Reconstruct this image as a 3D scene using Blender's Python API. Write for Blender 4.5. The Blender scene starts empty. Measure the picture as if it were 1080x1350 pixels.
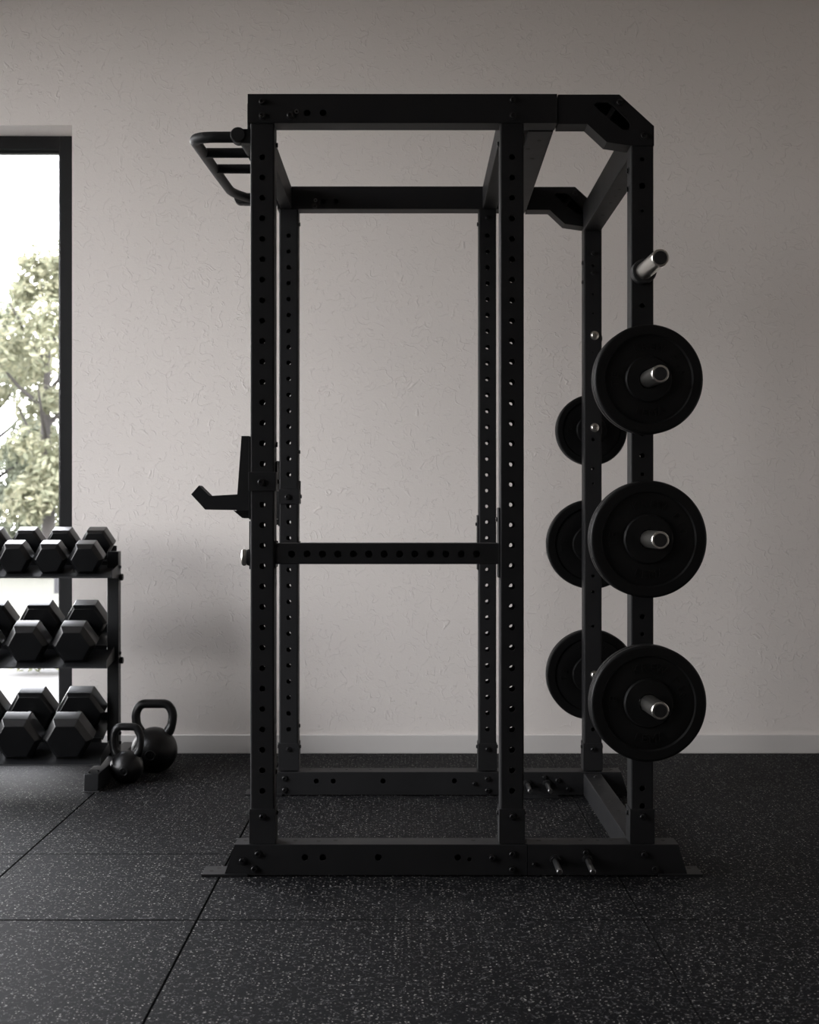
import bpy, bmesh, math, random
from mathutils import Vector, Matrix
from mathutils.geometry import tessellate_polygon

random.seed(11)
PI = math.pi
SC = bpy.context.scene
COL = SC.collection

# ------------------------------------------------------------------ helpers
class MB:
    """collects shapes in world coordinates; build() links them as ONE mesh object"""
    def __init__(self):
        self.v = []; self.f = []
    def add(self, vs, fs, M=None):
        n = len(self.v)
        self.v += [tuple(M @ Vector(p)) if M is not None else tuple(p) for p in vs]
        self.f += [tuple(i + n for i in q) for q in fs]
        return self
    def box(self, x0, x1, y0, y1, z0, z1, bev=0.0015, M=None):
        bm = bmesh.new()
        bmesh.ops.create_cube(bm, size=1)
        for w in bm.verts:
            w.co = Vector(((x0+x1)/2 + w.co.x*(x1-x0), (y0+y1)/2 + w.co.y*(y1-y0), (z0+z1)/2 + w.co.z*(z1-z0)))
        if bev:
            bmesh.ops.bevel(bm, geom=bm.edges[:], offset=bev, segments=2, profile=0.5, affect='EDGES')
        bm.verts.index_update()
        self.add([w.co[:] for w in bm.verts], [[w.index for w in f.verts] for f in bm.faces], M)
        bm.free(); return self
    def prism(self, outer, holes, d0, d1, axis='Y', M=None):
        """polygon (with holes) extruded along an axis. Y: points are (x,z); Z: (x,y); X: (y,z)"""
        def p3(p, d):
            return (p[0], d, p[1]) if axis == 'Y' else ((p[0], p[1], d) if axis == 'Z' else (d, p[0], p[1]))
        loops = [list(outer)] + [list(h) for h in holes]
        flat = [p for l in loops for p in l]
        tris = tessellate_polygon([[Vector((p[0], p[1], 0)) for p in l] for l in loops])
        n = len(flat)
        vs = [p3(p, d0) for p in flat] + [p3(p, d1) for p in flat]
        fs = [tuple(t) for t in tris] + [tuple(i + n for i in t[::-1]) for t in tris]
        o = 0
        for l in loops:
            m = len(l)
            for i in range(m):
                a, b = o + i, o + (i + 1) % m
                fs.append((a, b, b + n, a + n))
            o += m
        return self.add(vs, fs, M)
    def cyl(self, p0, p1, r0, r1=None, seg=20, bev=0.0):
        r1 = r0 if r1 is None else r1
        p0 = Vector(p0); p1 = Vector(p1); L = (p1 - p0).length
        prof = [(0, 0), (r0 - bev, 0), (r0, bev), (r1, L - bev), (r1 - bev, L), (0, L)] if bev else [(0, 0), (r0, 0), (r1, L), (0, L)]
        return self.lathe(prof, p0, p1 - p0, seg)
    def lathe(self, prof, origin, direction, seg=32):
        seg = max(seg, 20)
        M = Matrix.Translation(Vector(origin)) @ Vector(direction).to_track_quat('Z', 'Y').to_matrix().to_4x4()
        vs = []; fs = []; rings = []
        for r, h in prof:
            if r < 1e-6:
                rings.append([len(vs)]); vs.append((0, 0, h))
            else:
                rings.append(list(range(len(vs), len(vs) + seg)))
                vs += [(r*math.cos(2*PI*k/seg), r*math.sin(2*PI*k/seg), h) for k in range(seg)]
        for A, B in zip(rings, rings[1:]):
            if len(A) == 1 and len(B) == 1: continue
            for k in range(seg):
                k2 = (k + 1) % seg
                if len(A) == 1: fs.append((A[0], B[k2], B[k]))
                elif len(B) == 1: fs.append((A[k], A[k2], B[0]))
                else: fs.append((A[k], A[k2], B[k2], B[k]))
        return self.add(vs, fs, M)
    def tube(self, path, r, seg=20, closed=False):
        seg = max(seg, 20)
        P = [Vector(p) for p in path]; n = len(P)
        rad = r if isinstance(r, (list, tuple)) else [r]*n
        T = []
        for i in range(n):
            a = P[i-1] if (i > 0 or closed) else P[i]
            b = P[(i+1) % n] if (i < n-1 or closed) else P[i]
            T.append((b - a).normalized())
        N = T[0].orthogonal().normalized(); vs = []
        for i in range(n):
            N = (N - T[i]*N.dot(T[i])).normalized(); B = T[i].cross(N)
            vs += [tuple(P[i] + (N*math.cos(2*PI*k/seg) + B*math.sin(2*PI*k/seg))*rad[i]) for k in range(seg)]
        fs = []
        for i in range(n if closed else n-1):
            for k in range(seg):
                a = i*seg; b = ((i+1) % n)*seg
                fs.append((a+k, a+(k+1) % seg, b+(k+1) % seg, b+k))
        if not closed:
            fs.append(tuple(range(seg))); fs.append(tuple((n-1)*seg + k for k in range(seg)))
        return self.add(vs, fs)
    def build(self, name, material, parent=None, angle=20, recalc=True):
        off = Vector(parent['_o']) if parent is not None else Vector((0, 0, 0))
        me = bpy.data.meshes.new(name)
        me.from_pydata([tuple(Vector(p) - off) for p in self.v], [], self.f)
        if recalc:
            bm = bmesh.new(); bm.from_mesh(me)
            bmesh.ops.remove_doubles(bm, verts=bm.verts[:], dist=1e-6)
            bmesh.ops.recalc_face_normals(bm, faces=bm.faces[:])
            bm.to_mesh(me); bm.free()
        me.polygons.foreach_set('use_smooth', [True]*len(me.polygons))
        me.set_sharp_from_angle(angle=math.radians(angle))
        me.materials.append(material); me.update()
        o = bpy.data.objects.new(name, me); COL.objects.link(o)
        if parent is not None:
            o.parent = parent
        o['_o'] = tuple(off)
        return o

def tag(o, label=None, cat=None, group=None, kind=None):
    if label: o['label'] = label
    if cat: o['category'] = cat
    if group: o['group'] = group
    if kind: o['kind'] = kind
    return o

def thing(name, loc, label=None, cat=None, group=None, kind=None):
    o = bpy.data.objects.new(name, None); COL.objects.link(o)
    o.empty_display_size = 0.1; o.location = loc; o['_o'] = tuple(loc)
    return tag(o, label, cat, group, kind)

def copy_tree(o, parent=None):
    c = o.copy(); COL.objects.link(c)
    if parent is not None: c.parent = parent
    for ch in list(o.children): copy_tree(ch, c)
    return c

def circle(cx, cy, r, n=16, ph=0.0):
    return [(cx + r*math.cos(2*PI*k/n + ph), cy + r*math.sin(2*PI*k/n + ph)) for k in range(n)]

def round_path(pts, rad, n=6):
    """polyline with rounded corners"""
    P = [Vector(p) for p in pts]; out = [P[0]]
    for i in range(1, len(P)-1):
        a = (P[i-1]-P[i]); b = (P[i+1]-P[i]); r = min(rad, a.length*0.49, b.length*0.49)
        A = P[i] + a.normalized()*r; B = P[i] + b.normalized()*r
        for k in range(n+1):
            t = k/n
            out.append(A*(1-t)**2 + P[i]*2*t*(1-t) + B*t*t)
    out.append(P[-1])
    return out

def text_geo(s, size, depth):
    cu = bpy.data.curves.new('t', 'FONT'); cu.body = s; cu.size = size; cu.extrude = depth/2
    cu.align_x = 'CENTER'; cu.align_y = 'CENTER'; cu.resolution_u = 2
    ob = bpy.data.objects.new('t', cu)
    me = bpy.data.meshes.new_from_object(ob)
    vs = [v.co[:] for v in me.vertices]; fs = [tuple(p.vertices) for p in me.polygons]
    bpy.data.objects.remove(ob); bpy.data.curves.remove(cu); bpy.data.meshes.remove(me)
    return vs, fs

# ------------------------------------------------------------------ materials
def nt_new(name):
    m = bpy.data.materials.new(name); m.use_nodes = True
    nt = m.node_tree; b = nt.nodes['Principled BSDF']
    return m, nt, b

def N(nt, t, **kw):
    n = nt.nodes.new(t)
    for k, v in kw.items():
        if k in n.inputs.keys(): n.inputs[k].default_value = v
        else: setattr(n, k, v)
    return n

def simple(name, col, rough, metal=0.0, bump=0.0, bscale=400, var=0.0, spec=0.5, rvar=0.0, ior=1.5):
    m, nt, b = nt_new(name)
    b.inputs['Base Color'].default_value = (*col, 1); b.inputs['Roughness'].default_value = rough
    b.inputs['Metallic'].default_value = metal; b.inputs['Specular IOR Level'].default_value = spec; b.inputs['IOR'].default_value = ior
    tc = N(nt, 'ShaderNodeTexCoord'); L = nt.links.new
    if bump:
        no = N(nt, 'ShaderNodeTexNoise', Scale=bscale, Detail=2.0); L(tc.outputs['Object'], no.inputs['Vector'])
        bp = N(nt, 'ShaderNodeBump', Strength=bump, Distance=0.001); L(no.outputs['Fac'], bp.inputs['Height'])
        L(bp.outputs['Normal'], b.inputs['Normal'])
    if var or rvar:
        n2 = N(nt, 'ShaderNodeTexNoise', Scale=9.0, Detail=3.0); L(tc.outputs['Object'], n2.inputs['Vector'])
        if var:
            mx = N(nt, 'ShaderNodeMix', data_type='RGBA')
            mx.inputs[6].default_value = (*[c*(1-var) for c in col], 1); mx.inputs[7].default_value = (*[c*(1+var) for c in col], 1)
            L(n2.outputs['Fac'], mx.inputs[0]); L(mx.outputs[2], b.inputs['Base Color'])
        if rvar:
            mr = N(nt, 'ShaderNodeMapRange'); mr.inputs[3].default_value = rough - rvar; mr.inputs[4].default_value = rough + rvar
            L(n2.outputs['Fac'], mr.inputs[0]); L(mr.outputs[0], b.inputs['Roughness'])
    return m

M_steel = simple('black_powder_coat', (0.0130, 0.0130, 0.0138), 0.54, bump=0.12, bscale=900, var=0.15, rvar=0.05, ior=1.27)
M_rack = simple('black_satin_steel', (0.0095, 0.0100, 0.0110), 0.42, bump=0.10, bscale=900, var=0.15, rvar=0.05, ior=1.42)
M_bolt = simple('black_bolt_steel', (0.007, 0.007, 0.0075), 0.36, metal=0.0, spec=0.45)
M_hole = simple('dark_hole_lining', (0.010, 0.007, 0.006), 0.8)
M_chrome = simple('brushed_chrome', (0.66, 0.64, 0.60), 0.29, metal=1.0, bump=0.03, bscale=300)
M_darkchrome = simple('dark_plated_steel', (0.20, 0.20, 0.20), 0.34, metal=1.0)
M_cap = simple('black_plastic_cap', (0.012, 0.012, 0.013), 0.55)
M_plate = simple('black_bumper_rubber', (0.0064, 0.0064, 0.0066), 0.50, bump=0.15, bscale=500, var=0.1, rvar=0.06, ior=1.28)
M_db = simple('black_hex_rubber', (0.0034, 0.0036, 0.0041), 0.31, bump=0.06, bscale=350, var=0.15, rvar=0.04, ior=1.58)
M_kb = simple('black_cast_iron', (0.0055, 0.0056, 0.0060), 0.36, bump=0.3, bscale=420, rvar=0.05, spec=0.4)
M_frame = simple('black_window_aluminium', (0.0065, 0.0068, 0.0075), 0.38, spec=0.35)
M_trim = simple('white_painted_trim', (0.60, 0.58, 0.56), 0.5, bump=0.03)
M_ceil = simple('warm_white_ceiling', (0.78, 0.69, 0.61), 0.9)
M_dark = simple('grey_wall_paint', (0.22, 0.205, 0.195), 0.85)
M_post = simple('dark_weathered_wood', (0.030, 0.030, 0.033), 0.9)
M_bark = simple('grey_bark', (0.040, 0.036, 0.034), 0.9)

def iso_lines(nt, vec, scale, width, detail=1.0, distortion=0.4):
    """thin squiggly lines: where a noise field crosses its middle value"""
    L = nt.links.new
    no = N(nt, 'ShaderNodeTexNoise', Scale=scale, Detail=detail, Distortion=distortion); L(vec, no.inputs['Vector'])
    s = N(nt, 'ShaderNodeMath', operation='SUBTRACT'); L(no.outputs['Fac'], s.inputs[0]); s.inputs[1].default_value = 0.5
    a = N(nt, 'ShaderNodeMath', operation='ABSOLUTE'); L(s.outputs[0], a.inputs[0])
    r = N(nt, 'ShaderNodeMapRange', interpolation_type='SMOOTHSTEP'); L(a.outputs[0], r.inputs[0])
    r.inputs[1].default_value = 0.0; r.inputs[2].default_value = width; r.inputs[3].default_value = 1; r.inputs[4].default_value = 0
    return r.outputs[0]

def mul(nt, a, b):
    m = N(nt, 'ShaderNodeMath', operation='MULTIPLY')
    for i, x in enumerate((a, b)):
        if isinstance(x, (int, float)): m.inputs[i].default_value = x
        else: nt.links.new(x, m.inputs[i])
    return m.outputs[0]

def addn(nt, a, b, op='ADD'):
    m = N(nt, 'ShaderNodeMath', operation=op)
    for i, x in enumerate((a, b)):
        if isinstance(x, (int, float)): m.inputs[i].default_value = x
        else: nt.links.new(x, m.inputs[i])
    return m.outputs[0]

def mask_noise(nt, vec, scale, lo, hi):
    no = N(nt, 'ShaderNodeTexNoise', Scale=scale, Detail=1.0); nt.links.new(vec, no.inputs['Vector'])
    r = N(nt, 'ShaderNodeMapRange', interpolation_type='SMOOTHSTEP'); nt.links.new(no.outputs['Fac'], r.inputs[0])
    r.inputs[1].default_value = lo; r.inputs[2].default_value = hi
    return r.outputs[0]

def make_plaster():
    m, nt, b = nt_new('textured_plaster'); L = nt.links.new
    tc = N(nt, 'ShaderNodeTexCoord'); v = tc.outputs['Object']
    big = N(nt, 'ShaderNodeTexNoise', Scale=1.1, Detail=4.0, Roughness=0.55); L(v, big.inputs['Vector'])
    mx = N(nt, 'ShaderNodeMix', data_type='RGBA')
    mx.inputs[6].default_value = (0.690, 0.651, 0.618, 1); mx.inputs[7].default_value = (0.754, 0.712, 0.680, 1)
    L(big.outputs['Fac'], mx.inputs[0]); L(mx.outputs[2], b.inputs['Base Color'])
    b.inputs['Roughness'].default_value = 0.85; b.inputs['Specular IOR Level'].default_value = 0.25
    w = mul(nt, iso_lines(nt, v, 15.0, 0.020, 1.5, 0.8), mask_noise(nt, v, 22.0, 0.42, 0.58))
    w2 = mul(nt, iso_lines(nt, v, 24.0, 0.025, 1.0, 0.5), mask_noise(nt, v, 30.0, 0.46, 0.60))
    fine = N(nt, 'ShaderNodeTexNoise', Scale=140.0, Detail=3.0); L(v, fine.inputs['Vector'])
    h = addn(nt, addn(nt, w, mul(nt, w2, 0.6)), mul(nt, fine.outputs['Fac'], 0.5))
    bp = N(nt, 'ShaderNodeBump', Strength=0.50, Distance=0.0024); L(h, bp.inputs['Height'])
    L(bp.outputs['Normal'], b.inputs['Normal'])
    return m
M_wall = make_plaster()

def make_rubber_floor():
    m, nt, b = nt_new('speckled_rubber_mat'); L = nt.links.new
    tc = N(nt, 'ShaderNodeTexCoord'); v = tc.outputs['Object']
    sep = N(nt, 'ShaderNodeSeparateXYZ'); L(v, sep.inputs[0]); X, Y = sep.outputs[0], sep.outputs[1]
    # seams between the mats
    def line(coord, c, w):
        a = N(nt, 'ShaderNodeMath', operation='ABSOLUTE'); L(addn(nt, coord, -c), a.inputs[0])
        r = N(nt, 'ShaderNodeMapRange', interpolation_type='SMOOTHSTEP'); L(a.outputs[0], r.inputs[0])
        r.inputs[1].default_value = w*0.5; r.inputs[2].default_value = w; r.inputs[3].default_value = 1; r.inputs[4].default_value = 0
        return r.outputs[0]
    left = N(nt, 'ShaderNodeMapRange', interpolation_type='SMOOTHSTEP'); L(X, left.inputs[0])
    left.inputs[1].default_value = -0.75; left.inputs[2].default_value = 0.35; left.inputs[3].default_value = 1; left.inputs[4].default_value = 0
    seams = line(X, -1.203, 0.0050)
    for s in (line(X, -0.558, 0.0045), mul(nt, line(X, 0.615, 0.0030), 0.6), mul(nt, line(Y, 3.676, 0.0065), addn(nt, 0.4, mul(nt, left.outputs[0], 0.6))), mul(nt, mul(nt, line(Y, 4.385, 0.009), left.outputs[0]), 0.7)):
        seams = addn(nt, seams, s, 'MAXIMUM')
    # warped coordinates for flecks
    wn = N(nt, 'ShaderNodeTexNoise', Scale=55.0, Detail=1.0); L(v, wn.inputs['Vector'])
    vs = N(nt, 'ShaderNodeVectorMath', operation='SCALE'); L(wn.outputs['Color'], vs.inputs[0]); vs.inputs['Scale'].default_value = 0.010
    va = N(nt, 'ShaderNodeVectorMath', operation='ADD'); L(v, va.inputs[0]); L(vs.outputs[0], va.inputs[1])
    def dots(scale, radius, keep, offs):
        mp = N(nt, 'ShaderNodeMapping'); L(va.outputs[0], mp.inputs['Vector']); mp.inputs['Location'].default_value = offs
        vo = N(nt, 'ShaderNodeTexVoronoi', Scale=scale, voronoi_dimensions='2D'); L(mp.outputs[0], vo.inputs['Vector'])
        r = N(nt, 'ShaderNodeMapRange', interpolation_type='SMOOTHSTEP'); L(vo.outputs['Distance'], r.inputs[0])
        r.inputs[1].default_value = radius*0.6; r.inputs[2].default_value = radius; r.inputs[3].default_value = 1; r.inputs[4].default_value = 0
        sc = N(nt, 'ShaderNodeSeparateColor'); L(vo.outputs['Color'], sc.inputs[0])
        k = N(nt, 'ShaderNodeMath', operation='LESS_THAN'); L(sc.outputs[0], k.inputs[0]); k.inputs[1].default_value = keep
        return mul(nt, mul(nt, r.outputs[0], k.outputs[0]), addn(nt, mul(nt, sc.outputs[1], 0.75), 0.25))
    d = addn(nt, dots(62.0, 0.16, 0.27, (0, 0, 0)), mul(nt, dots(105.0, 0.21, 0.20, (3.1, 1.7, 0)), 0.7), 'MAXIMUM')
    w = mul(nt, iso_lines(nt, v, 36.0, 0.020, 1.0, 0.6), mask_noise(nt, v, 48.0, 0.48, 0.60))
    w2 = mul(nt, iso_lines(nt, va.outputs[0], 62.0, 0.028, 1.0, 0.4), mask_noise(nt, v, 75.0, 0.51, 0.63))
    worm = addn(nt, w, w2, 'MAXIMUM')
    big = N(nt, 'ShaderNodeTexNoise', Scale=2.2, Detail=4.0); L(v, big.inputs['Vector'])
    c0 = N(nt, 'ShaderNodeMix', data_type='RGBA'); L(big.outputs['Fac'], c0.inputs[0])
    c0.inputs[6].default_value = (0.0032, 0.0033, 0.0040, 1); c0.inputs[7].default_value = (0.0050, 0.0052, 0.0062, 1)
    c1 = N(nt, 'ShaderNodeMix', data_type='RGBA'); L(mul(nt, worm, 0.85), c1.inputs[0]); L(c0.outputs[2], c1.inputs[6]); c1.inputs[7].default_value = (0.135, 0.135, 0.137, 1)
    c2 = N(nt, 'ShaderNodeMix', data_type='RGBA'); L(d, c2.inputs[0]); L(c1.outputs[2], c2.inputs[6]); c2.inputs[7].default_value = (0.46, 0.45, 0.42, 1)
    c3 = N(nt, 'ShaderNodeMix', data_type='RGBA'); L(seams, c3.inputs[0]); L(c2.outputs[2], c3.inputs[6]); c3.inputs[7].default_value = (0.003, 0.003, 0.003, 1)
    L(c3.outputs[2], b.inputs['Base Color'])
    L(addn(nt, 0.5, mul(nt, seams, 0.5), 'SUBTRACT'), b.inputs['Specular IOR Level'])
    b.inputs['Roughness'].default_value = 0.66; b.inputs['IOR'].default_value = 1.145
    fine = N(nt, 'ShaderNodeTexNoise', Scale=170.0, Detail=3.0); L(v, fine.inputs['Vector'])
    h = addn(nt, addn(nt, mul(nt, worm, 0.6), mul(nt, fine.outputs['Fac'], 0.8)), mul(nt, seams, -0.5))
    bp = N(nt, 'ShaderNodeBump', Strength=0.5, Distance=0.002); L(h, bp.inputs['Height']); L(bp.outputs['Normal'], b.inputs['Normal'])
    return m
M_floor = make_rubber_floor()

def make_glass():
    m = bpy.data.materials.new('clear_window_glass'); m.use_nodes = True; nt = m.node_tree; L = nt.links.new
    nt.nodes.remove(nt.nodes['Principled BSDF']); out = nt.nodes['Material Output']
    t = N(nt, 'ShaderNodeBsdfTransparent'); t.inputs[0].default_value = (0.98, 0.98, 0.985, 1)
    g = N(nt, 'ShaderNodeBsdfGlossy'); g.inputs['Roughness'].default_value = 0.02
    fr = N(nt, 'ShaderNodeFresnel'); fr.inputs['IOR'].default_value = 1.25
    mx = N(nt, 'ShaderNodeMixShader'); L(fr.outputs[0], mx.inputs[0]); L(t.outputs[0], mx.inputs[1]); L(g.outputs[0], mx.inputs[2])
    L(mx.outputs[0], out.inputs['Surface'])
    return m
M_glass = make_glass()

def make_leaf(name, a, b_):
    m, nt, b = nt_new(name); L = nt.links.new
    geo = N(nt, 'ShaderNodeNewGeometry')
    mx = N(nt, 'ShaderNodeMix', data_type='RGBA'); L(geo.outputs['Random Per Island'], mx.inputs[0])
    mx.inputs[6].default_value = (*a, 1); mx.inputs[7].default_value = (*b_, 1)
    L(mx.outputs[2], b.inputs['Base Color']); b.inputs['Roughness'].default_value = 0.6
    tr = N(nt, 'ShaderNodeBsdfTranslucent'); L(mx.outputs[2], tr.inputs[0])
    ms = N(nt, 'ShaderNodeMixShader'); ms.inputs[0].default_value = 0.5
    L(b.outputs[0], ms.inputs[1]); L(tr.outputs[0], ms.inputs[2]); L(ms.outputs[0], nt.nodes['Material Output'].inputs['Surface'])
    return m
M_leaf_pale = make_leaf('pale_green_leaves', (0.14, 0.155, 0.10), (0.30, 0.29, 0.20))
M_leaf_mid = make_leaf('grey_green_leaves', (0.11, 0.13, 0.095), (0.21, 0.22, 0.155))
M_grass = simple('dry_pale_lawn', (0.040, 0.039, 0.027), 0.9, bump=0.6, bscale=40, var=0.30)
M_patio = simple('pale_patio_concrete', (0.062, 0.060, 0.057), 0.85, bump=0.1, bscale=60, var=0.08)

# ------------------------------------------------------------------ room shell
H = 1.072            # camera height
WALL = 6.22          # face of the back wall
XL, XR, YB, ZC = -3.60, 3.40, -2.60, 3.62
def struct(name, mb, m, parent=None):
    o = mb.build(name, m, parent)
    if parent is None: o['kind'] = 'structure'
    return o
struct('floor', MB().box(XL-0.2, XR+0.2, YB-0.2, WALL+0.32, -0.12, 0.0, 0), M_floor)
struct('ceiling', MB().box(XL-0.2, XR+0.2, YB-0.2, WALL+0.32, ZC, ZC+0.15, 0), M_ceil)
WX0, WX1, WZ = -3.30, -1.500, 2.791        # opening in the back wall
w = MB()
w.box(WX1, XR+0.2, WALL, WALL+0.32, 0, ZC, 0)
w.box(XL-0.2, WX0, WALL, WALL+0.32, 0, ZC, 0)
w.box(WX0, WX1, WALL, WALL+0.32, WZ, ZC, 0)
struct('wall_back', w, M_wall)
LY0, LY1, LZ0, LZ1 = 2.3, 6.02, 0.06, 3.35   # opening in the left wall
w = MB()
w.box(XL-0.25, XL, YB-0.2, LY0, 0, ZC, 0).box(XL-0.25, XL, LY1, WALL, 0, ZC, 0)
w.box(XL-0.25, XL, LY0, LY1, LZ1, ZC, 0).box(XL-0.25, XL, LY0, LY1, 0, LZ0, 0)
struct('wall_left', w, M_wall)
struct('wall_right', MB().box(XR, XR+0.2, YB-0.2, WALL, 0, ZC, 0), M_wall)
struct('wall_front', MB().box(XL, XR, YB-0.2, YB, 0, ZC, 0), M_dark)
struct('baseboard_back', MB().box(WX1+0.012, XR-0.001, WALL-0.014, WALL, 0.0005, 0.083, 0.003), M_trim)

# window in the back wall: frame, sash, pane
FY = 6.40
w = MB()
w.box(-1.601, WX1+0.03, FY, FY+0.07, 0.0, WZ+0.02, 0.002).box(WX0-0.03, -3.22, FY, FY+0.07, 0.0, WZ+0.02, 0.002)
w.box(-3.22, -1.601, FY, FY+0.07, 2.733, WZ+0.02, 0.002).box(-3.22, -1.601, FY, FY+0.07, 0.0, 0.055, 0.002)
win1 = struct('window_1', w, M_frame)
w = MB()
for x0, x1, z0, z1 in ((-1.612, -1.603, 0.057, 2.731), (-3.218, -3.209, 0.057, 2.731), (-3.209, -1.612, 2.718, 2.731), (-3.209, -1.612, 0.057, 0.075)):
    w.box(x0, x1, FY+0.028, FY+0.062, z0, z1, 0.001)
w.build('sash', M_frame, win1)
MB().box(-3.209, -1.612, FY+0.042, FY+0.048, 0.075, 2.718, 0).build('glass_pane', M_glass, win1)

# big window in the left wall that lights the room
w = MB(); fx0, fx1 = XL-0.17, XL-0.10
w.box(fx0, fx1, LY0, LY1, LZ0, LZ0+0.06, 0.002).box(fx0, fx1, LY0, LY1, LZ1-0.06, LZ1, 0.002)
for y in (LY0, (LY0+LY1)/2-0.03, LY1-0.06):
    w.box(fx0, fx1, y, y+0.06, LZ0+0.06, LZ1-0.06, 0.002)
win2 = struct('window_2', w, M_frame)
for a, b in ((LY0+0.06, (LY0+LY1)/2-0.03), ((LY0+LY1)/2+0.03, LY1-0.06)):
    MB().box(XL-0.138, XL-0.132, a, b, LZ0+0.06, LZ1-0.06, 0).build('glass_pane', M_glass, win2)

# ------------------------------------------------------------------ outside
struct('ground', MB().box(-60, 40, 11.8, 90, -0.45, -0.20, 0).box(-60, -14, -20, 11.8, -0.45, -0.20, 0), M_grass)
struct('patio', MB().box(XL-0.30, 5, WALL+0.33, 11.8, -0.45, -0.19, 0).box(-14, XL-0.30, -20, 11.8, -0.45, -0.19, 0), M_patio)  # left slab is unseen, added to keep green lawn bounce out of the room

def leaves(center_fn, n, size):
    mb = MB()
    for _ in range(n):
        c, nrm = center_fn()
        t = nrm.orthogonal().normalized(); t.rotate(Matrix.Rotation(random.uniform(0, 6.28), 3, nrm)); b = nrm.cross(t)
        s = size*random.uniform(0.6, 1.3); k = nrm*s*0.12
        mb.add([c - t*s, c - b*s*0.42 + k, c + t*s, c + b*s*0.42 + k], [(0, 1, 2), (0, 2, 3)])
    return mb

def rnd_dir():
    v = Vector((random.gauss(0, 1), random.gauss(0, 1), random.gauss(0, 1)))
    return v.normalized()

def tree(name, x, y, h, rad, crown0, m, n, label, cat, size=0.095, group=None):
    z0 = -0.2
    root = thing(name, (x, y, z0), label, cat, group)
    tk = MB(); fork = z0 + h*0.42
    tk.tube([(x, y, z0-0.05), (x+0.04, y, z0+h*0.2), (x-0.03, y, fork), (x+0.05, y, z0+h*0.85)], [0.15, 0.12, 0.10, 0.03], 10)
    for k in range(9):
        a = k*2.4; zz = z0 + h*(0.33 + 0.05*k); r = rad*0.75
        tk.tube([(x, y, zz), (x+math.cos(a)*r*0.5, y+math.sin(a)*r*0.5, zz+h*0.07), (x+math.cos(a)*r, y+math.sin(a)*r, zz+h*0.17)], [0.05, 0.035, 0.012], 6)
    tk.build('trunk', M_bark, root)
    cl = []
    for _ in range(70):
        t = random.random(); zz = z0 + crown0 + (h - crown0)*t
        rr = rad*math.sin(PI*min(1, 0.15 + 0.80*t))**0.7*math.sqrt(random.random())
        a = random.uniform(0, 2*PI)
        cl.append((Vector((x + rr*math.cos(a), y + rr*math.sin(a), zz)), random.uniform(0.22, 0.50)))
    def fn():
        c, r = random.choice(cl); d = rnd_dir()
        return c + d*r*random.random()**0.4, (d + rnd_dir()*0.8 + Vector((0, 0, 0.4))).normalized()
    leaves(fn, n, size).build('foliage', m, root, recalc=False)
    return root
tree('broadleaf_tree', -7.0, 27.0, 6.1, 1.35, 1.2, M_leaf_pale, 10000, 'pale sunlit tree reaching highest beside the black window frame', 'tree')
tree('broadleaf_tree', -9.2, 30.6, 5.7, 1.5, 1.3, M_leaf_mid, 10000, 'grey-green tree cut by the left edge of the photo, lower than the pale one', 'tree')
hz = MB()
hc = [(Vector((random.uniform(-16, -2.5), random.uniform(34.2, 35.5), random.uniform(0, 3.0))), random.uniform(0.4, 0.8)) for _ in range(110)]
def hfn():
    c, r = random.choice(hc); d = rnd_dir()
    return c + d*r*random.random()**0.4, (d + rnd_dir()*0.7 + Vector((0, 0, 0.3))).normalized()
tag(leaves(hfn, 16000, 0.13).build('hedge', M_leaf_mid, recalc=False), 'long loose hedge across the lawn behind the trees', 'hedge')
pc = MB(); px_, py_ = -5.52, 21.9
pc.cyl((px_, py_, -0.25), (px_, py_, 0.74), 0.045, 0.040, 20)
tag(pc.build('fence_post', M_post), 'dark slim post standing on the pale lawn near the window frame', 'post')
sc_ = [(Vector((-2.86 + random.gauss(0, .10), 11.0 + random.gauss(0, .10), random.uniform(-0.08, 0.02))), 0.10) for _ in range(22)]
def sfn():
    c, r = random.choice(sc_); d = rnd_dir()
    return c + d*r*random.random()**0.4, (d + rnd_dir()*0.7).normalized()
tag(leaves(sfn, 900, 0.035).build('shrub', M_leaf_pale, recalc=False), 'low green shrub on the pale patio behind the lower dumbbells', 'shrub')

# ------------------------------------------------------------------ power rack
YF, YR = 4.12, 5.289       # front faces of the near and the far frame
RACK = thing('power_rack', (0.13, 4.74, 0.0), 'tall black steel power rack with perforated uprights, pull-up bar and storage pegs', 'power rack')

_bolt = {}
def bolt_mesh(r):
    if r not in _bolt:
        mb = MB()
        mb.lathe([(0, 0), (r*1.45, 0), (r*1.45, -0.0025), (r, -0.0025), (r, -0.010), (r*0.85, -0.0115), (r*0.5, -0.0115), (r*0.45, -0.006), (0, -0.006)], (0, 0, 0), (0, 1, 0), 14)
        o = mb.build('bolt', M_bolt); me = o.data; bpy.data.objects.remove(o); _bolt[r] = me
    return _bolt[r]
def bolt(parent, x, y, z, r=0.0085, face='front', m=None, label=None):
    """cap head bolt; the head points towards the named face"""
    r = round(r*(0.82 if face == 'front' else 0.90), 5)
    o = bpy.data.objects.new('bolt', bolt_mesh(r)); COL.objects.link(o)
    o.scale = (1, 0.65 if face == 'front' else 0.5, 1)
    o.parent = parent; o.location = Vector((x, y, z)) - Vector(parent['_o'])
    o.rotation_euler = {'front': (0, 0, 0), 'left': (0, 0, -PI/2), 'right': (0, 0, PI/2), 'back': (0, 0, PI), 'up': (-PI/2, 0, 0)}[face]
    return o

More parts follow.
